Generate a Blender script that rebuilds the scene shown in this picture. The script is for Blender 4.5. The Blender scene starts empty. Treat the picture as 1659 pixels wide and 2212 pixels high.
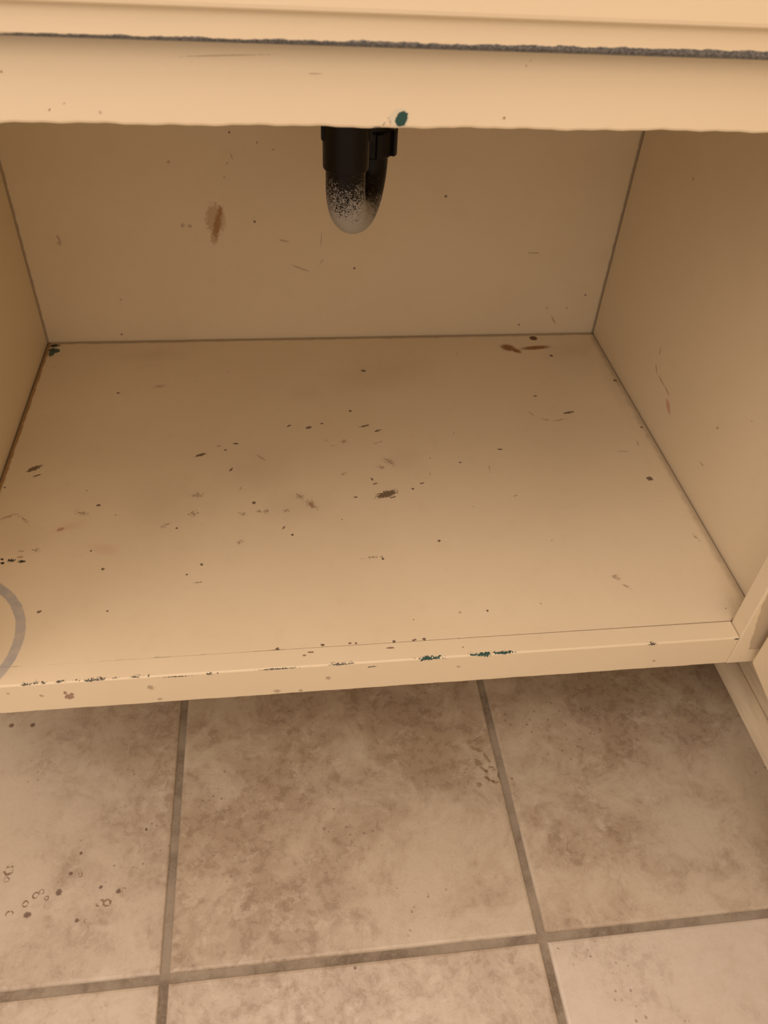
import bpy, bmesh, math, random
from mathutils import Vector, Matrix

random.seed(7)
C = bpy.context.scene.collection

# ---------------------------------------------------------------- camera, world, light, exposure
scene = bpy.context.scene
cam_data = bpy.data.cameras.new('camera')
cam = bpy.data.objects.new('camera', cam_data)
C.objects.link(cam)
cam.location = (0.1231, -0.2484, 0.7736)
cam.rotation_euler = (0.8194, -0.0488, -0.1162)
cam_data.sensor_fit = 'VERTICAL'
cam_data.sensor_height = 24.0
cam_data.lens = 1742.1344 / 2212 * 24.0
cam_data.clip_start = 0.01
cam_data.dof.use_dof = True
cam_data.dof.focus_distance = 0.82
cam_data.dof.aperture_fstop = 10.0
scene.camera = cam

world = bpy.data.worlds.new('world')
scene.world = world
world.use_nodes = True
world.node_tree.nodes['Background'].inputs[0].default_value = (1.0, 0.805, 0.70, 1)
world.node_tree.nodes['Background'].inputs[1].default_value = 0.58

def area_lamp(name, loc, aim, size, size_y, power, colour):
    ld = bpy.data.lights.new(name, 'AREA')
    ld.shape = 'RECTANGLE'; ld.size = size; ld.size_y = size_y
    ld.energy = power; ld.color = colour
    lo = bpy.data.objects.new(name, ld); C.objects.link(lo)
    lo.location = loc
    lo.rotation_euler = (Vector(aim) - Vector(loc)).to_track_quat('-Z', 'Y').to_euler()
    return lo
WARM = (1.0, 0.805, 0.70)
area_lamp('vanity_ceiling_light', (0.2, 0.25, 2.3), (0.2, 0.2, 0.0), 0.5, 0.4, 17.5, WARM)
area_lamp('ceiling_light', (-0.05, -0.55, 2.35), (-0.05, -0.55, 0.0), 1.1, 0.9, 10.5, WARM)
area_lamp('front_fill', (0.0, -1.2, 1.6), (0.1, 0.2, 0.5), 0.8, 0.8, 5.8, WARM)  # added frontal fill for the cabinet, stands for no known lamp
area_lamp('left_fill', (-1.4, -0.5, 1.6), (0.2, 0.1, 0.4), 1.2, 1.2, 12.0, WARM)  # added fill from the left to lift the floor, no known source

vs = scene.view_settings
vs.view_transform = 'Standard'; vs.look = 'None'; vs.gamma = 1.0; vs.use_curve_mapping = False
vs.exposure = 0.10

# ---------------------------------------------------------------- measured plan (metres)
PITCH, JOINT = 0.335, 0.0073        # floor tiles
YF, FT = 0.1827, 0.020              # front of the face frame, its thickness
Z1, Z2, Z3 = 0.1424, 0.1822, 0.6357 # underside of bottom rail, cabinet floor, underside of top rail
XS, XSL = 0.5428, -0.1575           # inner edges of the two stiles
XL, XR, YB = -0.1844, 0.5699, 0.7339
ZT = 0.785                          # top of the carcass
WALLX = 0.652

# worn spots, stains and chips: (x, y, z, angle, half length mm, half width mm) on the surfaces
MARKS = {
    'shelf': {
        'brown': [
            (0.2314, 0.4062, 0.1822, 0.36, 13.96, 5.33), (0.1516, 0.5311, 0.1822, 0.22, 3.88, 2.69), (0.2196, 0.531, 0.1822, 0.29, 7.14, 1.76), (0.2343, 0.5209, 0.1822, 0.4, 5.24, 1.67),
            (0.2044, 0.5625, 0.1822, 0.29, 2.46, 1.84), (-0.1534, 0.4725, 0.1822, 0.64, 9.9, 3.61), (0.0079, 0.3673, 0.1822, 0.8, 1.57, 1.57), (0.0872, 0.4012, 0.1822, -0.06, 2.21, 2.21),
            (0.1266, 0.3497, 0.1822, -0.07, 1.7, 1.7), (0.2776, 0.3306, 0.1822, -0.07, 2.04, 2.04), (0.0355, 0.314, 0.1822, -0.07, 1.88, 1.88), (0.0542, 0.4937, 0.1822, 0.42, 1.85, 1.65),
            (0.0614, 0.458, 0.1822, 1.06, 4.03, 1.55), (0.1683, 0.5386, 0.1822, 0.29, 2.08, 1.56), (0.218, 0.4324, 0.1822, -1.17, 2.67, 1.36), (0.2203, 0.4243, 0.1822, 0.37, 3.78, 1.1),
            (-0.0759, 0.4075, 0.1822, -0.22, 2.26, 2.08), (0.5383, 0.4141, 0.1822, -0.06, 4.09, 4.09), (-0.0587, 0.3141, 0.1822, -0.07, 1.85, 1.85), (-0.1095, 0.2639, 0.1822, -0.08, 1.94, 1.94),
            (-0.0479, 0.2602, 0.1822, 0.92, 1.33, 1.07), (0.118, 0.3611, 0.1822, 1.06, 3.64, 0.95), (0.238, 0.4008, 0.1822, 0.29, 4.44, 1.08), (0.1969, 0.4034, 0.1822, 0.23, 2.66, 1.28),
            (0.2731, 0.4219, 0.1822, 0.23, 2.8, 1.32), (0.2617, 0.4132, 0.1822, -0.06, 1.55, 1.55), (0.3234, 0.4557, 0.1822, -0.06, 1.68, 1.68), (0.2161, 0.309, 0.1822, -1.45, 1.97, 1.21),
            (0.4461, 0.5832, 0.1822, 0.12, 3.2, 1.48), (0.2297, 0.6508, 0.1822, -0.04, 3.3, 3.3), (-0.178, 0.4422, 0.1822, -0.06, 1.5, 1.5), (-0.0802, 0.614, 0.1822, -0.05, 2, 2),
            (-0.0741, 0.3401, 0.1822, -0.07, 1.29, 1.29), (0.0219, 0.3013, 0.1822, -0.07, 1.22, 1.22), (0.3085, 0.2339, 0.1822, -0.08, 1.29, 1.29), (0.4935, 0.6773, 0.1822, -0.04, 2.95, 2.95),
            (0.5638, 0.5106, 0.1822, -0.05, 1.9, 1.9), (0.5642, 0.6136, 0.1822, -0.04, 2.74, 2.74), (-0.1477, 0.4604, 0.1822, 0.46, 4.72, 1.22), (0.3753, 0.4773, 0.1822, -0.06, 4.18, 1.31),
            (0.0267, 0.4863, 0.1822, 0.38, 6.88, 2.48), (0.0658, 0.5047, 0.1822, -0.17, 3.79, 1.71), (0.1287, 0.536, 0.1822, 0.54, 3.62, 1.46), (0.4804, 0.5457, 0.1822, 0.2, 7.9, 2.27),
            (0.1081, 0.2042, 0.1822, 0.06, 1.87, 1.82), (0.1489, 0.2052, 0.1822, -0.08, 1.83, 1.83), (0.1738, 0.2053, 0.1822, 0.08, 1.71, 1.31), (0.1793, 0.2051, 0.1822, -0.08, 1.32, 1.32),
            (0.2143, 0.2043, 0.1822, 0.03, 1.72, 1.32), (0.2424, 0.2048, 0.1822, 0.01, 1.74, 1.33), (0.2332, 0.2044, 0.1822, 0.04, 2.18, 1.06),
        ],
        'black': [
            (-0.1481, 0.332, 0.1822, -0.04, 3.72, 2.2), (-0.1378, 0.33, 0.1822, -0.04, 3.72, 1.73), (-0.1558, 0.3293, 0.1822, 0.2, 2.32, 1.64), (-0.1571, 0.3344, 0.1822, -0.07, 1.56, 1.56),
            (-0.1757, 0.7274, 0.1822, 0.15, 6.13, 4.14), (-0.1766, 0.7172, 0.1822, -0.04, 4.55, 4.55),
        ],
        'faint': [
            (0.026, 0.4173, 0.1822, 0.11, 6.63, 4.92), (0.0239, 0.3878, 0.1822, -0.06, 4.99, 4.99), (0.0758, 0.3845, 0.1822, -0.06, 5.1, 2.86), (0.0994, 0.3873, 0.1822, 0.45, 4.37, 3.8),
            (0.1363, 0.4079, 0.1822, -1, 6.54, 4.15), (0.1484, 0.3952, 0.1822, -0.86, 9.34, 4.67), (0.1209, 0.3868, 0.1822, 0.23, 3.58, 3.58), (-0.0043, 0.3728, 0.1822, 0.75, 5.68, 3.23),
            (0.241, 0.4619, 0.1822, -0.92, 9.61, 3.91), (0.2307, 0.4519, 0.1822, -0.57, 5.02, 3.52), (0.1916, 0.5023, 0.1822, -0.15, 4.41, 4.41), (0.171, 0.5051, 0.1822, -0.21, 2.76, 2.19),
            (0.1787, 0.4948, 0.1822, 0.17, 3.07, 2.13), (0.0725, 0.3422, 0.1822, 0.71, 5.19, 2.73), (0.1869, 0.4438, 0.1822, 0.46, 4.87, 2.21), (0.2063, 0.3116, 0.1822, 0.05, 10.7, 1.61),
            (-0.031, 0.6264, 0.1822, 0.16, 7.68, 3.11), (-0.1265, 0.3453, 0.1822, 0.41, 4.9, 3.05), (-0.1413, 0.3444, 0.1822, 0.05, 2.61, 1.64), (0.0465, 0.501, 0.1822, -0.47, 2.75, 2.75),
            (0.0726, 0.4259, 0.1822, 1.23, 4.38, 1.38), (0.0939, 0.4784, 0.1822, -0.83, 7.76, 1.18), (0.4319, 0.5447, 0.1822, -1.08, 5.13, 1.27), (0.4477, 0.532, 0.1822, -0.44, 8.17, 1.49),
            (0.4641, 0.5309, 0.1822, 0.23, 10.5, 1.32), (0.5224, 0.4652, 0.1822, -0.06, 7.97, 1.1), (0.5477, 0.4794, 0.1822, -1.81, 5.98, 1.01), (0.3739, 0.3947, 0.1822, 0.52, 2.82, 1.6),
            (0.2328, 0.4983, 0.1822, 0.39, 7.2, 1.22), (0.0333, 0.2904, 0.1822, 0.09, 5.5, 1.52), (-0.1641, 0.3957, 0.1822, 0.45, 8.53, 2.58), (-0.1491, 0.3913, 0.1822, -0.84, 10.94, 1.72),
            (-0.0915, 0.3963, 0.1822, -0.4, 7.57, 3.19), (0.4479, 0.2667, 0.1822, -0.68, 4.93, 3.34), (0.4547, 0.2547, 0.1822, -0.78, 3.79, 1.96), (0.5547, 0.3158, 0.1822, -1.31, 5.54, 1.98),
            (-0.005, 0.3735, 0.1822, -0.73, 3.38, 1.69), (0.0925, 0.3877, 0.1822, -0.06, 2.89, 2.89), (0.2849, 0.4365, 0.1822, 1.29, 4.16, 0.79), (0.3554, 0.4447, 0.1822, -1.69, 8.32, 0.82),
            (0.5628, 0.22, 0.1822, -1.25, 4.29, 4.29), (0.5449, 0.205, 0.1822, -0.08, 2.87, 2.87),
        ],
        'smudge': [
            (-0.0471, 0.6998, 0.1822, -0.01, 43.36, 13.61), (0.1514, 0.6024, 0.1822, -0.05, 23.33, 20.32), (0.2514, 0.6405, 0.1822, -2.85, 66.25, 30.64), (0.2599, 0.4649, 0.1822, -0.93, 21.65, 21.65),
            (-0.1422, 0.3577, 0.1822, -0.07, 22.91, 22.91), (-0.0122, 0.4045, 0.1822, -0.06, 43.75, 43.75), (0.088, 0.4521, 0.1822, 0.16, 36.45, 36.06), (0.5267, 0.6893, 0.1822, 0.32, 43.06, 18.84),
            (0.5604, 0.603, 0.1822, -1.63, 69.95, 10.41), (0.127, 0.3921, 0.1822, -0.17, 34.91, 25.48), (0.5502, 0.224, 0.1822, 0.64, 13.62, 8.7),
        ],
        'pink': [
            (-0.1011, 0.3761, 0.1822, 0.35, 19.33, 6.4), (-0.0614, 0.3415, 0.1822, -0.38, 17.85, 8.87),
        ],
        'pinkcore': [
            (-0.1085, 0.3731, 0.1822, 0.52, 4.31, 2.8), (-0.1407, 0.3361, 0.1822, 0.03, 3.25, 1.93), (0.1484, 0.3933, 0.1822, -1.32, 5.03, 2.08), (0.2817, 0.2338, 0.1822, -0.08, 1.43, 1.43),
        ],
        'orange': [
            (0.4374, 0.7003, 0.1822, -0.55, 9.86, 7.87), (0.4465, 0.6928, 0.1822, -0.82, 8.48, 4.47), (0.4764, 0.6987, 0.1822, 0.1, 20.36, 4.66),
        ],
        'darkorange': [
            (0.4798, 0.724, 0.1822, -0.15, 5.74, 5.74),
        ],
        'green': [
            (-0.1756, 0.7115, 0.1822, 1.46, 10.19, 4.04), (-0.1715, 0.7147, 0.1822, -0.04, 5.1, 5.1),
        ],
    },
    'back': {
        'rust': [
            (0.0499, 0.7339, 0.3498, 1.63, 19.82, 12.27), (0.0469, 0.7339, 0.3293, 1.66, 12.61, 5.07),
        ],
        'rustcore': [
            (0.0512, 0.7339, 0.3428, 1.8, 18.09, 4.7), (0.0563, 0.7339, 0.3586, 1.85, 8.96, 3.27),
        ],
        'faint': [
            (0.0095, 0.7339, 0.3422, 1.28, 2.75, 2.62), (0.0183, 0.7339, 0.3413, 0.18, 3.33, 2.39), (0.0755, 0.7339, 0.4252, 1.28, 4.37, 1.09), (0.0695, 0.7339, 0.4173, 2.22, 2, 1.28),
            (0.1797, 0.7339, 0.3227, 1.63, 11.65, 0.73), (-0.1402, 0.7339, 0.3248, 1.17, 6.42, 1.83), (-0.1412, 0.7339, 0.3201, 0, 2.67, 2.67), (0.5086, 0.7339, 0.2036, 0.92, 8.41, 1.57),
            (0.4959, 0.7339, 0.2221, 0.02, 1.8, 1.8), (0.4611, 0.7339, 0.3037, 0.01, 8.24, 1.3), (0.1322, 0.7339, 0.3221, 0.21, 7.37, 1.53), (0.2322, 0.7339, 0.4475, -0.01, 1.36, 1.3),
            (0.0023, 0.7339, 0.4184, -0.01, 2.1, 2.1), (0.0649, 0.7339, 0.4012, -0.01, 1.36, 1.36), (0.1058, 0.7339, 0.4411, -0.01, 1.59, 1.54), (0.1241, 0.7339, 0.4335, -0.01, 1.61, 1.57),
            (0.5248, 0.7339, 0.2216, 0.02, 1.8, 1.8), (0.1802, 0.7339, 0.2938, -1.01, 5.62, 0.92), (0.1532, 0.7339, 0.2844, 0.39, 12.84, 1.28), (-0.0811, 0.7339, 0.2431, 0.01, 1.65, 1.65),
        ],
        'dots': [
            (0.0975, 0.7339, 0.347, 0, 1.76, 1.76), (0.3353, 0.7339, 0.3789, -0, 1.76, 1.74), (0.2231, 0.7339, 0.2841, 0.01, 1.62, 1.62), (0.5474, 0.7339, 0.2413, 0.01, 1.41, 1.41),
            (0.4595, 0.7339, 0.1965, 0.02, 1.48, 1.48), (-0.0885, 0.7339, 0.192, 0.02, 1.41, 1.41), (0.075, 0.7339, 0.452, -0.01, 1.31, 1.26),
        ],
    },
    'right': {
        'faint': [
            (0.5699, 0.5393, 0.2733, -1.65, 5.49, 1.68), (0.5699, 0.5346, 0.2513, -2.49, 7.3, 1.76), (0.5699, 0.5149, 0.2477, -3.09, 13.56, 1.46), (0.5699, 0.4959, 0.2465, -3.01, 9.2, 1.75),
            (0.5699, 0.3795, 0.2802, 2.49, 3.21, 1.68), (0.5699, 0.381, 0.2301, 3.07, 4.78, 1.24), (0.5699, 0.585, 0.4591, 2.78, 3.15, 1.38), (0.5699, 0.3335, 0.3232, 2.5, 1.57, 0.89),
        ],
        'pinkcore': [
            (0.5699, 0.4823, 0.2339, -2.67, 10.95, 4.76),
        ],
    },
    'rail': {
        'brown': [
            (0.1378, 0.1981, 0.1822, -0.03, 2.79, 1.03), (0.1319, 0.195, 0.1822, 0.03, 1.45, 1.02), (0.2102, 0.1972, 0.1822, -0.01, 3.62, 1.04), (0.2767, 0.1927, 0.1822, -0.08, 0.79, 0.79),
        ],
        'arris': [
            (-0.1055, 0.1827, 0.1819, -0.01, 3.98, 0.82), (-0.0976, 0.1827, 0.1823, -0.02, 3.8, 0.72), (-0.0904, 0.1827, 0.1825, -0.18, 2.83, 0.98), (-0.0774, 0.1827, 0.1825, -0.1, 4.7, 1),
            (-0.063, 0.1827, 0.1828, -0.09, 3.33, 0.81), (-0.0526, 0.1827, 0.1819, -0.03, 4.65, 1.03), (-0.0445, 0.1827, 0.1822, -0.09, 5.9, 1.22), (-0.0287, 0.1827, 0.1829, -0.05, 6.07, 0.73),
            (-0.0126, 0.1827, 0.1827, -0.09, 6.74, 1.02), (-0.0037, 0.1827, 0.1824, 0.11, 0.84, 0.84), (0.0191, 0.1827, 0.1801, 0.01, 13.21, 0.74), (0.0483, 0.1827, 0.1807, 0.05, 2.78, 1.26),
            (0.0555, 0.1827, 0.1811, 0.11, 0.75, 0.75), (0.1083, 0.1827, 0.1812, -0, 16.67, 0.75), (0.1455, 0.1827, 0.1848, 0.11, 0.82, 0.75), (0.1635, 0.1827, 0.1816, 0, 11.38, 0.76),
            (0.1603, 0.1827, 0.1847, 0.04, 2.48, 0.75), (0.1872, 0.1827, 0.1847, -0.05, 6.65, 0.86), (0.2009, 0.1827, 0.1856, -0.17, 2.52, 0.76), (0.456, 0.1827, 0.181, -0.05, 4.48, 1.37),
            (0.5398, 0.1827, 0.1806, -0.02, 3.02, 1.15), (0.1173, 0.1827, 0.1839, -0.03, 1.22, 0.75), (0.1925, 0.1827, 0.1755, -0.04, 3.86, 0.87), (0.1892, 0.1827, 0.1751, 0.11, 1.29, 1.29),
        ],
        'green': [
            (0.2225, 0.1827, 0.185, 0.02, 11.58, 1.73), (0.2448, 0.1827, 0.1843, 0.01, 14.85, 3.82), (0.2413, 0.1827, 0.1823, -0.07, 5.7, 3.16), (0.2628, 0.1827, 0.1841, -0.22, 1.42, 1.42),
            (0.2838, 0.1827, 0.1826, 0.02, 3.88, 1.4), (0.2945, 0.1827, 0.1826, 0.01, 8.63, 2.81), (0.3123, 0.1827, 0.1825, 0, 11.72, 1.41),
        ],
        'nail': [
            (-0.0763, 0.1827, 0.1672, 1.7, 2.42, 1.73), (-0.0741, 0.1827, 0.161, 0.54, 4.09, 4.09), (-0.071, 0.1827, 0.1645, 1.39, 2.55, 1.57),
        ],
        'faint': [
            (0.1057, 0.1827, 0.1477, -0.1, 3.38, 2.9), (0.1277, 0.1827, 0.1461, -0.04, 2.33, 2.2), (0.0014, 0.1827, 0.1481, -0.22, 2.14, 2.07), (-0.004, 0.1827, 0.1665, 1.19, 3.96, 2.94),
            (-0.1225, 0.1827, 0.1714, -0.65, 1.48, 1.25), (-0.0963, 0.1827, 0.1651, 0.12, 2.08, 2.08), (0.1523, 0.1827, 0.1631, -0.35, 2.78, 2.78), (0.2723, 0.1827, 0.1666, 0.11, 1.77, 1.77),
            (0.4646, 0.1827, 0.1546, 0.63, 2.2, 1.35),
        ],
    },
    'toprail': {
        'green': [
            (0.1889, 0.1827, 0.6404, -1.03, 4.17, 2.74), (0.1881, 0.1827, 0.6384, -0.67, 1.87, 1.87),
        ],
        'pale': [
            (0.1877, 0.1827, 0.6406, -0.01, 5.46, 5.09),
        ],
        'faint': [
            (0.1023, 0.1827, 0.6675, -0.04, 23.25, 0.39), (0.1454, 0.1827, 0.6605, -0.02, 4.03, 0.41), (0.0249, 0.1827, 0.6452, -0.59, 0.75, 0.47), (0.0411, 0.1827, 0.6414, -0.01, 0.87, 0.84),
            (0.2498, 0.1827, 0.666, 0.93, 1.02, 0.43), (0.1822, 0.1827, 0.6407, -0.01, 0.71, 0.66), (0.1832, 0.1827, 0.6387, 1.26, 1.4, 0.58),
        ],
        'dots': [
            (0.0175, 0.1827, 0.6423, -0.77, 0.76, 0.47), (-0.0003, 0.1827, 0.6586, -0.02, 0.62, 0.59), (0.2423, 0.1827, 0.6415, -0.01, 0.73, 0.67), (0.2515, 0.1827, 0.6683, -0.02, 0.35, 0.31),
        ],
        'grey': [
            (0.1761, 0.1827, 0.6358, -0.2, 2.41, 0.68), (0.18, 0.1827, 0.6378, -0.93, 1.12, 0.47),
        ],
    },
    'tile': {
        'spot': [
            (-0.0929, 0.0986, 0, -0.1, 1.92, 1.92), (-0.0637, 0.0834, 0, -0.1, 1.68, 1.67), (-0.0473, 0.0781, 0, -0.1, 2.31, 2.29), (-0.1252, 0.0647, 0, -0.04, 3.62, 2.62),
            (-0.0809, 0.0557, 0, -0.1, 2.04, 1.97), (-0.1009, 0.082, 0, 0.32, 2.96, 2.96), (-0.0865, 0.1172, 0, -0.09, 1.55, 1.55), (-0.0277, 0.1349, 0, -0.09, 1.4, 1.4),
            (-0.1583, 0.2627, 0, 0.05, 2.63, 2.63), (-0.1802, 0.2643, 0, -0.09, 2.54, 2.54), (0.1637, -0.0082, 0, -0.1, 1.42, 1.29), (0.3435, 0.1556, 0, -0.09, 1.05, 1.05),
        ],
        'ring': [
            (-0.1211, 0.0815, 0, -0.1, 2.49, 2.46), (-0.1164, 0.0844, 0, -0.1, 2.08, 2.07), (-0.0626, 0.0688, 0, -0.1, 2.91, 2.85), (-0.0564, 0.0686, 0, -0.1, 2.91, 2.85),
            (-0.1287, 0.0745, 0, -0.1, 2.47, 2.42), (-0.1411, 0.0668, 0, -0.1, 2.85, 2.78), (-0.1502, 0.0985, 0, -0.1, 2.11, 2.11), (-0.1495, 0.107, 0, -0.1, 3.86, 3.86),
            (-0.0838, 0.0964, 0, -0.1, 1.71, 1.71), (-0.0726, 0.0541, 0, -0.1, 1.63, 1.58), (-0.0424, 0.0789, 0, -0.1, 1.69, 1.67), (-0.1112, 0.0781, 0, -0.1, 1.66, 1.64),
            (0.3245, 0.1615, 0, -0.09, 7.39, 7.39),
        ],
        'veins': [
            (0.3126, 0.1927, 0, -0.52, 8.67, 2.28), (0.3215, 0.1828, 0, -1.21, 9.12, 1.89), (0.3114, 0.1769, 0, -0.98, 5.2, 3.82), (0.3159, 0.1684, 0, -0.82, 5.98, 1.92),
            (0.3076, 0.152, 0, -0.97, 3.35, 3.18), (0.3145, 0.2044, 0, 0.47, 8.04, 1.04),
        ],
    },
}

# ---------------------------------------------------------------- node helpers
class Mat:
    def __init__(self, name):
        self.m = bpy.data.materials.new(name); self.m.use_nodes = True
        self.nt = self.m.node_tree; self.n = self.nt.nodes; self.l = self.nt.links
        self.last = None
        self.bsdf = self.n['Principled BSDF']
        self.tc = self.n.new('ShaderNodeTexCoord')
        self.obj = self.tc.outputs['Object']
    def link(self, a, b): self.l.new(a, b)
    def put(self, sock, v):
        if isinstance(v, bpy.types.NodeSocket): self.l.new(v, sock)
        else: sock.default_value = v
    def math(self, op, a, b=None, clamp=False):
        n = self.n.new('ShaderNodeMath'); n.operation = op; n.use_clamp = clamp
        self.put(n.inputs[0], a)
        if b is not None: self.put(n.inputs[1], b)
        return n.outputs[0]
    def vmath(self, op, a, b):
        n = self.n.new('ShaderNodeVectorMath'); n.operation = op
        self.put(n.inputs[0], a); self.put(n.inputs[1], b)
        return n.outputs[0]
    def noise(self, scale, detail=2, rough=0.5, vec=None, dist=0.0):
        n = self.n.new('ShaderNodeTexNoise')
        n.inputs['Scale'].default_value = scale; n.inputs['Detail'].default_value = detail
        n.inputs['Roughness'].default_value = rough; n.inputs['Distortion'].default_value = dist
        self.l.new(vec or self.obj, n.inputs['Vector'])
        return n.outputs['Fac']
    def scaled(self, s, vec=None):
        n = self.n.new('ShaderNodeMapping'); n.inputs['Scale'].default_value = s
        self.l.new(vec or self.obj, n.inputs['Vector']); return n.outputs[0]
    def rng(self, v, a, b, c=0.0, d=1.0, smooth=True):
        n = self.n.new('ShaderNodeMapRange')
        n.interpolation_type = 'SMOOTHSTEP' if smooth else 'LINEAR'
        self.put(n.inputs['Value'], v)
        n.inputs['From Min'].default_value = a; n.inputs['From Max'].default_value = b
        n.inputs['To Min'].default_value = c; n.inputs['To Max'].default_value = d
        return n.outputs['Result']
    def mix(self, fac, a, b):
        n = self.n.new('ShaderNodeMix'); n.data_type = 'RGBA'
        self.put(n.inputs[0], fac)
        for s, v in ((n.inputs[6], a), (n.inputs[7], b)):
            self.put(s, v if isinstance(v, bpy.types.NodeSocket) else (*v, 1.0))
        return n.outputs[2]
    def bump(self, h, strength=0.2, dist=0.001, normal=None):
        n = self.n.new('ShaderNodeBump'); n.inputs['Strength'].default_value = strength
        n.inputs['Distance'].default_value = dist
        self.l.new(h, n.inputs['Height'])
        if normal: self.l.new(normal, n.inputs['Normal'])
        return n.outputs[0]
    def dist(self, marks, plane, vec=None, deep=.05):
        """nearest normalised distance to a list of elliptical marks lying in the plane 'xy', 'xz' or 'yz'"""
        out = None
        for (x, y, z, a, hl, hw) in marks:
            n = self.n.new('ShaderNodeMapping'); n.vector_type = 'TEXTURE'
            n.inputs['Location'].default_value = (x, y, z)
            hl, hw = hl / 1000, hw / 1000
            if plane == 'xy':
                n.inputs['Rotation'].default_value = (0, 0, a); n.inputs['Scale'].default_value = (hl, hw, deep)
            elif plane == 'xz':
                n.inputs['Rotation'].default_value = (0, a, 0); n.inputs['Scale'].default_value = (hl, deep, hw)
            else:
                n.inputs['Rotation'].default_value = (a, 0, 0); n.inputs['Scale'].default_value = (deep, hl, hw)
            # each mark waits for the one before it: keeps the shader's working memory small
            if self.last is None:
                self.l.new(vec or self.obj, n.inputs['Vector'])
            else:
                w = self.n.new('ShaderNodeVectorMath'); w.operation = 'MULTIPLY_ADD'
                self.l.new(self.last, w.inputs[0]); w.inputs[1].default_value = (1e-9,) * 3
                self.l.new(vec or self.obj, w.inputs[2])
                self.l.new(w.outputs[0], n.inputs['Vector'])
            q = self.n.new('ShaderNodeVectorMath'); q.operation = 'LENGTH'
            self.l.new(n.outputs[0], q.inputs[0])
            d = q.outputs['Value']
            out = d if out is None else self.math('MINIMUM', out, d)
            self.last = out
        return out
    def spots(self, col, marks, plane, colour, opacity=1.0, rag=0.9, lo=0.92, hi=1.06, scale=900, vec=None, deep=.05):
        d = self.dist(marks, plane, vec, deep)
        n = self.noise(scale, 3, 0.6, vec)
        d = self.math('ADD', d, self.math('MULTIPLY', self.math('SUBTRACT', n, 0.5), rag * 2))
        f = self.rng(d, lo, hi, opacity, 0.0)
        return self.mix(f, col, colour)
    def done(self, col, rough=0.5, spec=0.4, normal=None):
        self.put(self.bsdf.inputs['Base Color'], col if isinstance(col, bpy.types.NodeSocket) else (*col, 1.0))
        self.put(self.bsdf.inputs['Roughness'], rough)
        self.bsdf.inputs['Specular IOR Level'].default_value = spec
        if normal: self.l.new(normal, self.bsdf.inputs['Normal'])
        return self.m

CREAM = (0.800, 0.685, 0.480)
BROWN = (0.150, 0.095, 0.055)
GREEN = (0.022, 0.075, 0.062)

def paint_base(m, base=CREAM, dirt=0.10):
    n1 = m.noise(5.0, 4, 0.6)
    n2 = m.noise(38.0, 4, 0.65)
    col = m.mix(m.rng(n1, .35, .7, 0, dirt), base, (base[0]*.72, base[1]*.66, base[2]*.58))
    col = m.mix(m.rng(n2, .5, .8, 0, dirt * .8), col, (base[0]*.70, base[1]*.62, base[2]*.52))
    return col
def paint_normal(m):
    a = m.noise(1.0, 3, 0.6, m.scaled((30, 420, 420)))
    b = m.noise(160.0, 2, 0.5)
    return m.bump(m.math('ADD', a, b), 0.10, 0.0006)

def paint(name, surf=None, extra=None, dirt=0.10):
    m = Mat(name)
    col = paint_base(m, dirt=dirt)
    if extra: col = extra(m, col)
    return m.done(col, 0.42, 0.35, paint_normal(m))

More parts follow.
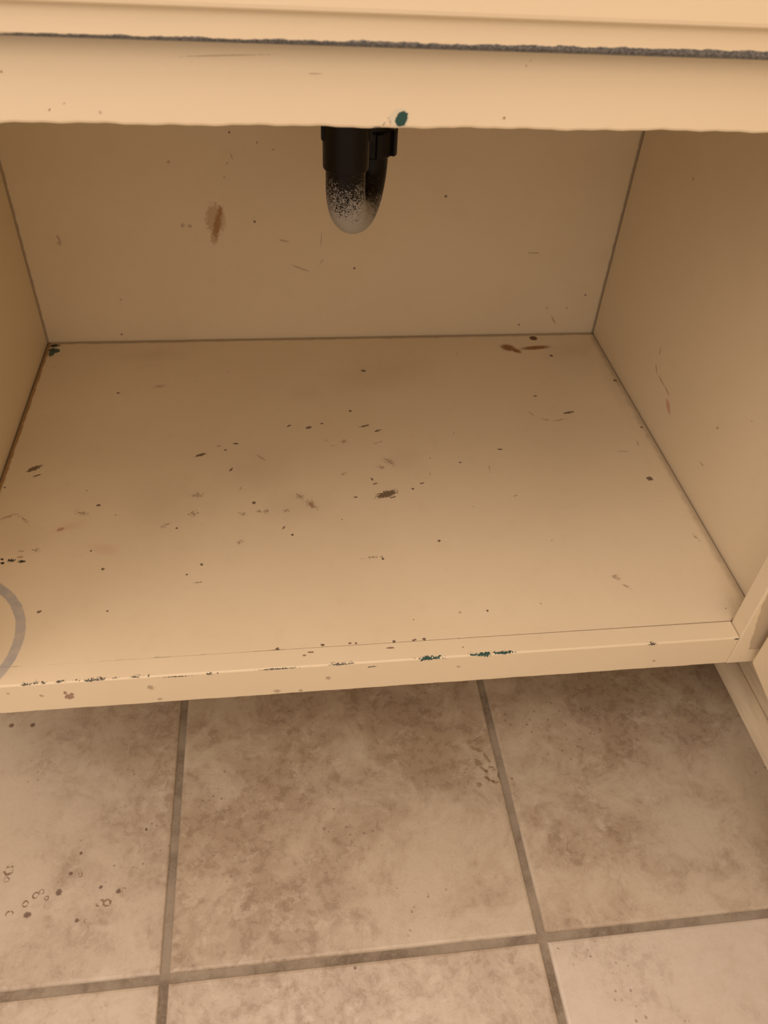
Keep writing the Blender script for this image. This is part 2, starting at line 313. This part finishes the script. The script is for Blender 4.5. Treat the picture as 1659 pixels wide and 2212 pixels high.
def shelf_marks(m, c):
    M = MARKS['shelf']
    c = m.spots(c, M['smudge'], 'xy', (.46, .35, .235), .17, .5, .0, 1.6, 60)
    c = m.spots(c, M['pink'], 'xy', (.62, .36, .26), .24, .5, .2, 1.4, 120)
    c = m.spots(c, M['faint'], 'xy', (.32, .215, .13), .70, 2.6, .30, .85, 520)
    c = m.spots(c, M['pinkcore'], 'xy', (.36, .14, .08), .6, .6, .5, 1.2, 500)
    # golden seam along the left side panel
    w = m.noise(60.0, 3, .6)
    sx = m.n.new('ShaderNodeSeparateXYZ'); m.l.new(m.obj, sx.inputs[0])
    e = m.math('ADD', m.math('SUBTRACT', sx.outputs[0], XL), m.math('MULTIPLY', m.math('SUBTRACT', w, .5), .004))
    c = m.mix(m.rng(e, .0024, .0052, .85, 0), c, (.30, .15, .032))
    # darker along the back and right seams
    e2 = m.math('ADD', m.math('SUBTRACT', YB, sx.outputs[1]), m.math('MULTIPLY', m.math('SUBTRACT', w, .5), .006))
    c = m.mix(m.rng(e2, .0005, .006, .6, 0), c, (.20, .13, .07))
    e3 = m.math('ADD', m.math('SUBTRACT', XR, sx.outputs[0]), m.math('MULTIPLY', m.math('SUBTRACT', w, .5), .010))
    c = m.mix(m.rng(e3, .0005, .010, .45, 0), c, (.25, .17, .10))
    # speckled dirt in the seam against the rail
    e4 = m.math('ADD', m.math('SUBTRACT', sx.outputs[1], YF + FT), m.math('MULTIPLY', m.math('SUBTRACT', m.noise(260.0, 3, .6), .5), .0028))
    c = m.mix(m.math('MULTIPLY', m.rng(e4, .0001, .0010, .7, 0), m.rng(m.noise(45.0, 3, .6), .46, .60, 0, 1)), c, (.28, .19, .11))
    # blue grey ring left by a can, cut off by the side panel
    d = m.n.new('ShaderNodeVectorMath'); d.operation = 'DISTANCE'
    m.l.new(m.obj, d.inputs[0]); d.inputs[1].default_value = (-.2025, .2328, Z2)
    r = m.math('ADD', d.outputs['Value'], m.math('MULTIPLY', m.math('SUBTRACT', m.noise(120, 3, .6), .5), .002))
    ring = m.math('MULTIPLY', m.rng(r, .0762, .0775, 0, 1), m.rng(r, .0850, .0866, 1, 0))
    ring = m.math('MULTIPLY', ring, m.rng(m.noise(90, 3, .6), .2, .8, .50, .85))
    c = m.mix(ring, c, (.34, .345, .36))
    c = m.spots(c, M['orange'], 'xy', (.25, .105, .024), .95, 1.5)
    c = m.spots(c, M['darkorange'], 'xy', (.11, .04, .012), .95, .6)
    c = m.spots(c, M['brown'], 'xy', BROWN, .92, 1.0, .80, .98, 600)
    c = m.spots(c, M['black'], 'xy', (.025, .018, .014), 1, 1.6, .8, 1.0, 700)
    c = m.spots(c, M['green'], 'xy', GREEN, .95, .7)
    # sparse fine specks
    v = m.n.new('ShaderNodeTexVoronoi'); v.inputs['Scale'].default_value = 55.0
    m.l.new(m.obj, v.inputs['Vector'])
    keep = m.n.new('ShaderNodeSeparateColor'); m.l.new(v.outputs['Color'], keep.inputs[0])
    sp = m.math('MULTIPLY', m.rng(v.outputs['Distance'], .035, .06, 1, 0), m.math('GREATER_THAN', keep.outputs[0], .80))
    return m.mix(m.math('MULTIPLY', sp, .75), c, BROWN)

def back_marks(m, c):
    M = MARKS['back']
    # thin uneven dark line down the two upright corners
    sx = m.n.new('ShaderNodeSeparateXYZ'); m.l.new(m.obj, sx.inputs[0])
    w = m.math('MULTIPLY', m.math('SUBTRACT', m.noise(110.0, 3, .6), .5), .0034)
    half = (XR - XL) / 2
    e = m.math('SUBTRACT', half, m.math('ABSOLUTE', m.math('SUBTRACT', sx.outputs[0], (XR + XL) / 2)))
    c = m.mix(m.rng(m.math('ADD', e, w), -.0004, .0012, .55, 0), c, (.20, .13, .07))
    c = m.spots(c, M['faint'], 'xz', (.30, .20, .10), .5, .9, .5, 1.2, 500)
    c = m.spots(c, M['rust'], 'xz', (.38, .22, .085), .52, .6, .7, 1.15, 300)
    c = m.spots(c, M['rustcore'], 'xz', (.33, .15, .03), .75, .9, .5, 1.2, 400)
    return m.spots(c, M['dots'], 'xz', BROWN, .8, .5)
def right_marks(m, c):
    M = MARKS['right']
    c = m.spots(c, M['faint'], 'yz', (.30, .20, .11), .55, .8, .5, 1.2, 500)
    return m.spots(c, M['pinkcore'], 'yz', (.55, .22, .13), .6, .6, .5, 1.2, 500)
def rail_marks(m, c):
    M = MARKS['rail']
    w = m.math('MULTIPLY', m.math('SUBTRACT', m.noise(90, 3, .6), .5), .005)
    sx = m.n.new('ShaderNodeSeparateXYZ'); m.l.new(m.obj, sx.inputs[0])
    d = m.n.new('ShaderNodeVectorMath'); d.operation = 'DISTANCE'
    m.l.new(m.obj, d.inputs[0]); d.inputs[1].default_value = (-.2025, .2328, Z2)
    ring = m.math('MULTIPLY', m.rng(d.outputs['Value'], .0762, .0775, 0, 1), m.rng(d.outputs['Value'], .0850, .0866, 1, 0))
    c = m.mix(m.math('MULTIPLY', ring, .65), c, (.34, .345, .36))
    c = m.spots(c, M['faint'], 'xz', (.28, .19, .11), .6, .9, .5, 1.2, 500, None, .003)
    c = m.spots(c, M['nail'], 'xz', (.25, .135, .085), .8, .5, .7, 1.1, 500, None, .003)
    c = m.spots(c, M['brown'], 'xy', (.2, .12, .07), .85, .7, .92, 1.06, 900, None, .003)
    c = m.spots(c, M['arris'], 'xz', (.045, .043, .036), .92, 1.8, .75, .95, 700, None, .003)
    return m.spots(c, M['green'], 'xz', GREEN, 1, 1.5, .85, 1.0, 500, None, .003)
def top_rail_marks(m, c):
    M = MARKS['toprail']
    c = m.spots(c, M['pale'], 'xz', (.66, .61, .47), .75, .25, .85, 1.05, 150)
    c = m.spots(c, M['faint'], 'xz', (.40, .29, .19), .6, .7, .5, 1.2, 400)
    c = m.spots(c, M['dots'], 'xz', (.3, .17, .09), .8, .5)
    c = m.spots(c, M['grey'], 'xz', (.30, .28, .25), .8, .7)
    return m.spots(c, M['green'], 'xz', GREEN, 1, .45, .97, 1.03, 330)

M_PLAIN = paint('cream_paint')
M_SHELF = paint('cream_paint_stained_shelf', extra=shelf_marks, dirt=.16)
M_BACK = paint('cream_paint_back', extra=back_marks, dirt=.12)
M_RIGHT = paint('cream_paint_side', extra=right_marks)
M_RAIL = paint('cream_paint_chipped_rail', extra=rail_marks)
M_TOPRAIL = paint('cream_paint_top_rail', extra=top_rail_marks, dirt=.06)

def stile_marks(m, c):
    # darker leaning strip along the hinge line, ragged edge
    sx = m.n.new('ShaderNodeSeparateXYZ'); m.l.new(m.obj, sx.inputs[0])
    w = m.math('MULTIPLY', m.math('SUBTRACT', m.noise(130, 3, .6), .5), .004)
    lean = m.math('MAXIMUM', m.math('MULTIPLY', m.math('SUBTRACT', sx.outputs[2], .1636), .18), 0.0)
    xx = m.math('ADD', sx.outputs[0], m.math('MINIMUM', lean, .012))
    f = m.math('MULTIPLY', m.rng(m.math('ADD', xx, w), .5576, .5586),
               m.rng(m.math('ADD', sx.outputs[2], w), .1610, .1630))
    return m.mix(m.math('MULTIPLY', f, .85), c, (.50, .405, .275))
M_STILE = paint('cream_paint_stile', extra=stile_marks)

def drawer_marks(m, c):
    # lower lip scraped down to the old grey blue coat; wider towards the right end
    sx = m.n.new('ShaderNodeSeparateXYZ'); m.l.new(m.obj, sx.inputs[0])
    lim = m.rng(sx.outputs[0], -.20, .20, .0016, .0048, False)
    w = m.math('MULTIPLY', m.math('SUBTRACT', m.noise(110, 4, .65), .5), .0034)
    e = m.math('SUBTRACT', m.math('ADD', sx.outputs[2], w), lim)
    grey = m.mix(m.rng(m.noise(700, 3, .7), .35, .7), (.075, .078, .078), (.22, .215, .20))
    return m.mix(m.rng(e, -.0003, .0004, 1, 0), c, grey)
M_DRAWER = paint('cream_paint_worn_lip', extra=drawer_marks, dirt=.05)

def trim_marks(m, c):
    n = m.noise(1.0, 4, .6, m.scaled((60, 9, 60)), 1.2)
    return m.mix(m.rng(n, .42, .7, 0, .45), c, (.52, .42, .31))
M_TRIM = paint('glossy_trim_paint', extra=trim_marks)
M_WALL = paint('wall_paint')

def plastic():
    m = Mat('black_abs_plastic')
    g = m.n.new('ShaderNodeNewGeometry')
    sx = m.n.new('ShaderNodeSeparateXYZ'); m.l.new(g.outputs['Position'], sx.inputs[0])
    z = sx.outputs[2]
    n = m.noise(620, 4, .75); n2 = m.noise(60, 3, .6)
    h = m.rng(z, .424, .504, 1.05, 0.0, False)
    back = m.rng(sx.outputs[1], .520, .580, 0, .55)
    h = m.math('SUBTRACT', h, back)
    cov = m.math('ADD', m.math('ADD', h, m.math('MULTIPLY', m.math('SUBTRACT', n, .5), 2.5)),
                 m.math('MULTIPLY', m.math('SUBTRACT', n2, .5), .7))
    f = m.math('MULTIPLY', m.rng(cov, .42, .60, 0, .95), m.rng(z, .482, .496, 1, 0))
    col = m.mix(f, (.0060, .0042, .0028), (.45, .435, .40))
    rough = m.mix(f, (.36,)*3, (.8,)*3)
    return m.done(col, rough, .22, m.bump(n, .15, .0004))
M_PLASTIC = plastic()

def tile_material():
    m = Mat('beige_stone_tile')
    oi = m.n.new('ShaderNodeObjectInfo')
    rnd = m.math('MULTIPLY', oi.outputs['Random'], 37.0)
    cb = m.n.new('ShaderNodeCombineXYZ')
    for k in range(3): m.l.new(rnd, cb.inputs[k])
    v = m.vmath('ADD', m.obj, cb.outputs[0])
    big = m.noise(5.0, 4, .6, v, .3)
    med = m.noise(19.0, 8, .72, v, .45)
    fine = m.noise(85.0, 6, .75, v, .3)
    grit = m.noise(360.0, 4, .75, v)
    mixv = m.math('ADD', m.math('MULTIPLY', big, .50), m.math('MULTIPLY', med, .50))
    col = m.mix(m.rng(mixv, .40, .60), (.425, .360, .265), (.305, .235, .160))
    patch = m.math('MULTIPLY', m.rng(fine, .48, .60), m.rng(mixv, .44, .58))
    col = m.mix(m.math('MULTIPLY', patch, .60), col, (.195, .137, .085))
    col = m.mix(m.rng(grit, .52, .72, 0, .28), col, (.225, .170, .110))
    lightv = m.math('MULTIPLY', m.rng(m.noise(42, 6, .7, v, .5), .53, .63), m.rng(fine, .60, .42))
    col = m.mix(m.math('MULTIPLY', lightv, .42), col, (.470, .405, .310))
    # the far right tile at the bottom is a paler one
    pale = m.n.new('ShaderNodeSeparateColor'); m.l.new(oi.outputs['Color'], pale.inputs[0])
    col = m.mix(m.math('MULTIPLY', m.math('SUBTRACT', 1.0, pale.outputs[0]), m.rng(fine, .35, .62, 1, .55)), col, (.480, .418, .345))
    # pinholes
    vo = m.n.new('ShaderNodeTexVoronoi'); vo.inputs['Scale'].default_value = 120.0; m.l.new(v, vo.inputs['Vector'])
    pit = m.math('MULTIPLY', m.rng(vo.outputs['Distance'], .10, .2, 1, 0), m.rng(m.noise(12, 3, .6, v), .54, .62))
    col = m.mix(m.math('MULTIPLY', pit, .55), col, (0.148, 0.100, 0.061))
    g = m.n.new('ShaderNodeNewGeometry'); P = g.outputs['Position']
    M = MARKS['tile']
    col = m.spots(col, M['veins'], 'xy', (.20, .14, .08), .75, .8, .6, 1.15, 300, P)
    d = m.math('ADD', m.dist(M['ring'], 'xy', P), m.math('MULTIPLY', m.math('SUBTRACT', m.noise(260, 3, .6, P), .5), 1.3))
    ringf = m.math('MULTIPLY', m.rng(d, .65, .85), m.rng(d, 1.1, 1.4, 1, 0))
    ringf = m.math('MULTIPLY', ringf, m.rng(m.noise(150, 2, .5, P), .40, .58))
    col = m.mix(m.math('MULTIPLY', ringf, .85), col, (.13, .075, .030))
    col = m.spots(col, M['spot'], 'xy', (.10, .055, .035), .85, .6, .7, 1.2, 500, P)
    h = m.math('ADD', m.math('MULTIPLY', fine, .7), m.math('SUBTRACT', m.math('MULTIPLY', med, 1.0), pit))
    nrm = m.bump(h, .30, .0012)
    return m.done(col, m.rng(fine, .3, .7, .36, .5), .45, nrm)
M_TILE = tile_material()

def grout_material():
    m = Mat('grey_grout')
    n = m.noise(9, 4, .7); f = m.noise(300, 3, .7)
    col = m.mix(m.rng(n, .42, .62), (.250, .210, .155), (.145, .112, .078))
    col = m.mix(m.rng(f, .4, .75, 0, .45), col, (.300, .250, .185))
    return m.done(col, .9, .2, m.bump(f, .5, .001))
M_GROUT = grout_material()
def brass():
    m = Mat('painted_hinge_metal')
    return m.done(m.mix(m.noise(40), (.55, .48, .36), (.42, .35, .25)), .4, .5)
M_HINGE = brass()

# ---------------------------------------------------------------- mesh helpers
def link(name, bm, mat, parent=None, smooth=False):
    me = bpy.data.meshes.new(name)
    bmesh.ops.recalc_face_normals(bm, faces=bm.faces)
    bm.to_mesh(me); bm.free()
    me.materials.append(mat)
    if smooth:
        me.shade_smooth()
    o = bpy.data.objects.new(name, me); C.objects.link(o)
    if parent: o.parent = parent
    return o

def box(x0, x1, y0, y1, z0, z1, bev=0.0008, seg=2):
    bm = bmesh.new()
    bmesh.ops.create_cube(bm, size=1.0)
    bmesh.ops.scale(bm, vec=(x1-x0, y1-y0, z1-z0), verts=bm.verts)
    bmesh.ops.translate(bm, vec=((x0+x1)/2, (y0+y1)/2, (z0+z1)/2), verts=bm.verts)
    if bev: bmesh.ops.bevel(bm, geom=bm.edges[:], offset=bev, segments=seg, affect='EDGES', profile=.5)
    return bm

def prism(profile, axis, a, b, cuts=0, bev=0.0):
    """closed outline extruded along x ('x': outline is (y, z)) with cross cuts"""
    bm = bmesh.new()
    n = len(profile); rings = []
    for k in range(cuts + 2):
        t = a + (b - a) * k / (cuts + 1)
        rings.append([bm.verts.new((t, p, q) if axis == 'x' else (p, t, q)) for p, q in profile])
    for r0, r1 in zip(rings, rings[1:]):
        for i in range(n): bm.faces.new((r0[i], r0[(i+1) % n], r1[(i+1) % n], r1[i]))
    bm.faces.new(rings[0][::-1]); bm.faces.new(rings[-1])
    if bev: bmesh.ops.bevel(bm, geom=bm.edges[:], offset=bev, segments=2, affect='EDGES')
    return bm

def sweep(points, radii, seg=32, bm=None, caps=True):
    bm = bm or bmesh.new()
    pts = [Vector(p) for p in points]
    ref = None; rings = []
    for i, p in enumerate(pts):
        t = (pts[min(i+1, len(pts)-1)] - pts[max(i-1, 0)]).normalized()
        if ref is None:
            ref = t.orthogonal().normalized()
        ref = (ref - t * ref.dot(t)).normalized()
        s = t.cross(ref)
        r = radii[i] if isinstance(radii, (list, tuple)) else radii
        rings.append([bm.verts.new(p + (ref*math.cos(2*math.pi*k/seg) + s*math.sin(2*math.pi*k/seg))*r) for k in range(seg)])
    for r0, r1 in zip(rings, rings[1:]):
        for k in range(seg): bm.faces.new((r0[k], r0[(k+1) % seg], r1[(k+1) % seg], r1[k]))
    if caps: bm.faces.new(rings[0][::-1]); bm.faces.new(rings[-1])
    return bm

def thing(name, label, cat, loc):
    o = bpy.data.objects.new(name, None); C.objects.link(o)
    o.empty_display_size = .05
    o['label'] = label; o['category'] = cat
    return o

# ---------------------------------------------------------------- setting: floor, walls, trims
X0, Y0 = -2.5 * PITCH, -3 * PITCH
floor = link('floor', box(X0 - .17, WALLX, Y0 - .1, YB + .03, -.035, -.0022, 0), M_GROUT)
floor['kind'] = 'structure'; floor['label'] = 'beige stone tiled floor with grey grout joints'
def tile_bm(w, d):
    """cushion edged tile, centred, top at z = 0"""
    bm = bmesh.new(); hw, hd = w / 2, d / 2
    rings = []
    for ins, z in ((0, -.008), (0, -.0020), (.0005, -.0010), (.0014, -.0003), (.0032, 0)):
        rings.append([bm.verts.new((sx*(hw-ins), sy*(hd-ins), z)) for sx, sy in ((-1,-1),(1,-1),(1,1),(-1,1))])
    for r0, r1 in zip(rings, rings[1:]):
        for k in range(4): bm.faces.new((r0[k], r0[(k+1) % 4], r1[(k+1) % 4], r1[k]))
    bm.faces.new(rings[-1])
    return bm
def add_tile(x0, x1, y0, y1, pale=1.0):
    t = link('tile', tile_bm(x1-x0, y1-y0), M_TILE, floor)
    t.location = ((x0+x1)/2, (y0+y1)/2, 0)
    t.color = (pale, 1, 1, 1)
    t.rotation_euler = (random.uniform(-.0006, .0006), random.uniform(-.0006, .0006), 0)
for i in range(-3, 2):
    for j in range(-3, 3):
        x0, x1 = i*PITCH + JOINT/2, (i+1)*PITCH - JOINT/2
        y0, y1 = j*PITCH + JOINT/2, (j+1)*PITCH - JOINT/2
        x1 = min(x1, WALLX - .012); y1 = min(y1, YB + .012)
        add_tile(x0, x1, y0, y1, {(1, -1): .25, (0, -1): .75, (-1, -1): .7, (-1, 0): .75}.get((i, j), 1.0))

def structure(o, label):
    o['kind'] = 'structure'; o['label'] = label; return o
structure(link('wall_right', box(WALLX, WALLX + .1, Y0 - .1, YB + .12, -.035, 2.4, 0), M_WALL), 'painted wall at the right side of the cabinet')
structure(link('wall_back', box(X0 - .17, WALLX, YB + .02, YB + .12, -.035, 2.4, 0), M_WALL), 'painted wall behind the cabinet')
structure(link('baseboard_right', box(WALLX - .012, WALLX - .0002, Y0 - .1, YB + .018, .0004, .085, .002), M_TRIM), 'cream painted baseboard along the right wall')
r = .0175; qx = WALLX - .0128
prof = [(qx, .0004), (qx, .0004 + r)]
for k in range(1, 9):
    a = math.pi/2 * (1 - k/9)
    prof.append((qx - r*math.cos(a), .0004 + r*math.sin(a)))
prof += [(qx - r, .0028), (qx - r, .0004)]
q = link('trim_1', prism(prof, 'y', Y0 - .1, YB + .018), M_TRIM)
structure(q, 'cream quarter round moulding where the right wall meets the tiles')

# ---------------------------------------------------------------- vanity cabinet
cab = thing('vanity_cabinet', 'cream painted wooden sink cabinet standing open, chipped paint and stained shelf', 'cabinet', (0, 0, 0))

# cabinet floor: its front edge opens a hairline gap to the rail towards the right
bm = box(XL, XR, YF + FT, YB + .0022, Z2 - .016, Z2, .0002)
for v in bm.verts:
    if v.co.y < YF + .1: v.co.y += .0016 * max(0, (v.co.x - .25) / .32)
link('bottom_panel', bm, M_SHELF, cab)
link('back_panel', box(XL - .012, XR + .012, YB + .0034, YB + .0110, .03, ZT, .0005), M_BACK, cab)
KICK = .297
side = [(YF + FT + .0005, Z1), (KICK, Z1), (KICK, .0005), (YB + .0002, .0005), (YB + .0002, ZT), (YF + FT + .0005, ZT)]
link('side_panel', prism(side, 'x', XL - .0190, XL - .0019), M_PLAIN, cab)
link('side_panel', prism(side, 'x', XR + .0019, XR + .0190), M_RIGHT, cab)
link('toe_kick', box(XL + .0005, XR - .0005, KICK, KICK + .016, .0005, Z2 - .0165, .001), M_PLAIN, cab)

# face frame; the lower arris of the top rail is slightly ragged from old paint
def ragged(bm, z, amp):
    for v in bm.verts:
        if abs(v.co.z - z) < .002:
            x = v.co.x
            v.co.z += amp * (math.sin(x*61) + .8*math.sin(x*173 + 1) + .7*math.sin(x*419 + 2)) / 2.5
def rail_profile(z0, z1, b, k=.4):
    return [(YF, z0 + b), (YF + b*.3, z0 + b*.3), (YF + b, z0), (YF + FT - b, z0), (YF + FT, z0 + b),
            (YF + FT, z1 - b*k), (YF + FT - b*k, z1), (YF + b, z1), (YF + b*.3, z1 - b*.3), (YF, z1 - b)]
bm = prism(rail_profile(Z3, ZT, .0016), 'x', XSL + .0003, XS - .0003, 160); ragged(bm, Z3, .0007)
link('top_rail', bm, M_TOPRAIL, cab, False)
bm = prism(rail_profile(Z1, Z2, .0014, .04), 'x', XSL + .0005, XS - .0009, 160); ragged(bm, Z1, .0004)
link('bottom_rail', bm, M_RAIL, cab, False)
link('stile', box(XSL - .075, XSL, YF, YF + FT, Z1, ZT, .0012), M_PLAIN, cab)
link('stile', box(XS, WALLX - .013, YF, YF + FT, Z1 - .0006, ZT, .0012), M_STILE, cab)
link('countertop', box(XL - .03, WALLX - .001, YF - .045, YB + .0195, ZT, ZT + .032, .004), M_PLAIN, cab)

# false drawer front: lipped edge, stepped face, hung a touch crooked
dz = [(0, 0), (-.0098, 0), (-.0115, .0007), (-.0125, .0022), (-.0127, .0070), (-.0127, .0122), (-.0128, .0140),
      (-.0150, .0143), (-.0164, .0147), (-.0173, .0156), (-.0176, .0172), (-.0178, .104), (-.016, .106), (0, .106)]
df = link('drawer_front', prism(dz, 'x', -.36, .36, 120), M_DRAWER, cab)
df.location = (.1927, YF - .0003, .6746)
df.rotation_euler = (0, .0072, 0)

# right door, swung open past the right stile
DY, DX, DA = .1765, .5626, math.radians(6.4)
door_bm = box(0, .019, -.362, 0, .1500, .6520, .0030, 3)
bmesh.ops.rotate(door_bm, cent=(0, 0, 0), matrix=Matrix.Rotation(-DA, 3, 'Z'), verts=door_bm.verts)
bmesh.ops.translate(door_bm, vec=(DX, DY, 0), verts=door_bm.verts)
door = link('door', door_bm, M_PLAIN, cab)
for z in (.27, .53):
    hb = sweep([(DX + .014, DY + .0045, z - .022), (DX + .014, DY + .0045, z + .022)], .0040, 16)
    link('hinge', hb, M_HINGE, door)

# ---------------------------------------------------------------- drain trap
trap = thing('drain_trap', 'black plastic sink drain trap hanging inside the cabinet, pale speckled bend', 'drain pipe', (0, 0, 0))
A = Vector((.1905, .520, 0)); B = Vector((.2220, .600, 0))
ZC, RP = .4775, .0188
R = (B - A).length / 2; U = (B - A).normalized(); MID = (A + B) / 2
pts = [A + Vector((0, 0, .515)), A + Vector((0, 0, .500))]
for k in range(0, 25):
    a = math.pi * k / 24
    pts.append(MID - U * (R * math.cos(a)) + Vector((0, 0, ZC - R * math.sin(a))))
pts += [B + Vector((0, 0, .50)), B + Vector((0, 0, .52))]
link('trap_bend', sweep(pts, RP, 40), M_PLASTIC, trap, True)
# socket around the inlet leg
zs = [(.4923, .0187), (.4926, .0207), (.4933, .0213), (.4945, .0215), (.545, .0218), (.546, .0225), (.575, .0225), (.5755, .015)]
bm = sweep([A + Vector((0, 0, z)) for z, _ in zs], [r_ for _, r_ in zs], 48)
sock = link('socket', bm, M_PLASTIC, trap)
for s in (-1, 1):
    ang = math.atan2(0.0, s)
    lug = box(-.0022, .0022, -.004, .004, .518, .545, .0018)
    bmesh.ops.translate(lug, vec=(A.x + s * .0210, A.y - .003, 0), verts=lug.verts)
    link('lug', lug, M_PLASTIC, sock)
# slip nut with grips on the outlet leg
bm = bmesh.new()
prof = [(.4797, .0186), (.480, .0240), (.4815, .0250), (.504, .0252), (.5055, .0240), (.5059, .0232), (.530, .0230), (.5303, .0186)]
sweep([B + Vector((0, 0, z)) for z, _ in prof], [r_ for _, r_ in prof], 40, bm)
nut = link('slip_nut', bm, M_PLASTIC, trap)
for k in range(8):
    a = 2 * math.pi * k / 8 + .25
    g = box(-.004, .004, -.0036, .0036, .4805, .5052, .0012)
    bmesh.ops.rotate(g, cent=(0, 0, 0), matrix=Matrix.Rotation(a, 3, 'Z'), verts=g.verts)
    bmesh.ops.translate(g, vec=(B.x + math.cos(a)*.0248, B.y + math.sin(a)*.0248, 0), verts=g.verts)
    link('grip', g, M_PLASTIC, nut)
# arm from the outlet leg to the back panel, tailpiece up to the sink
arm = [B + Vector((0, 0, .505)), B + Vector((0, 0, .560))]
for k in range(1, 9):
    a = math.pi / 2 * k / 8
    arm.append(B + Vector((0, .03 * (1 - math.cos(a)), .560 + .03 * math.sin(a))))
arm.append(Vector((B.x, YB + .0035, .590)))
link('trap_arm', sweep(arm, .0188, 32), M_PLASTIC, trap, True)
link('tailpiece', sweep([A + Vector((0, 0, .57)), A + Vector((0, 0, ZT + .0005))], .0160, 32), M_PLASTIC, trap, False)
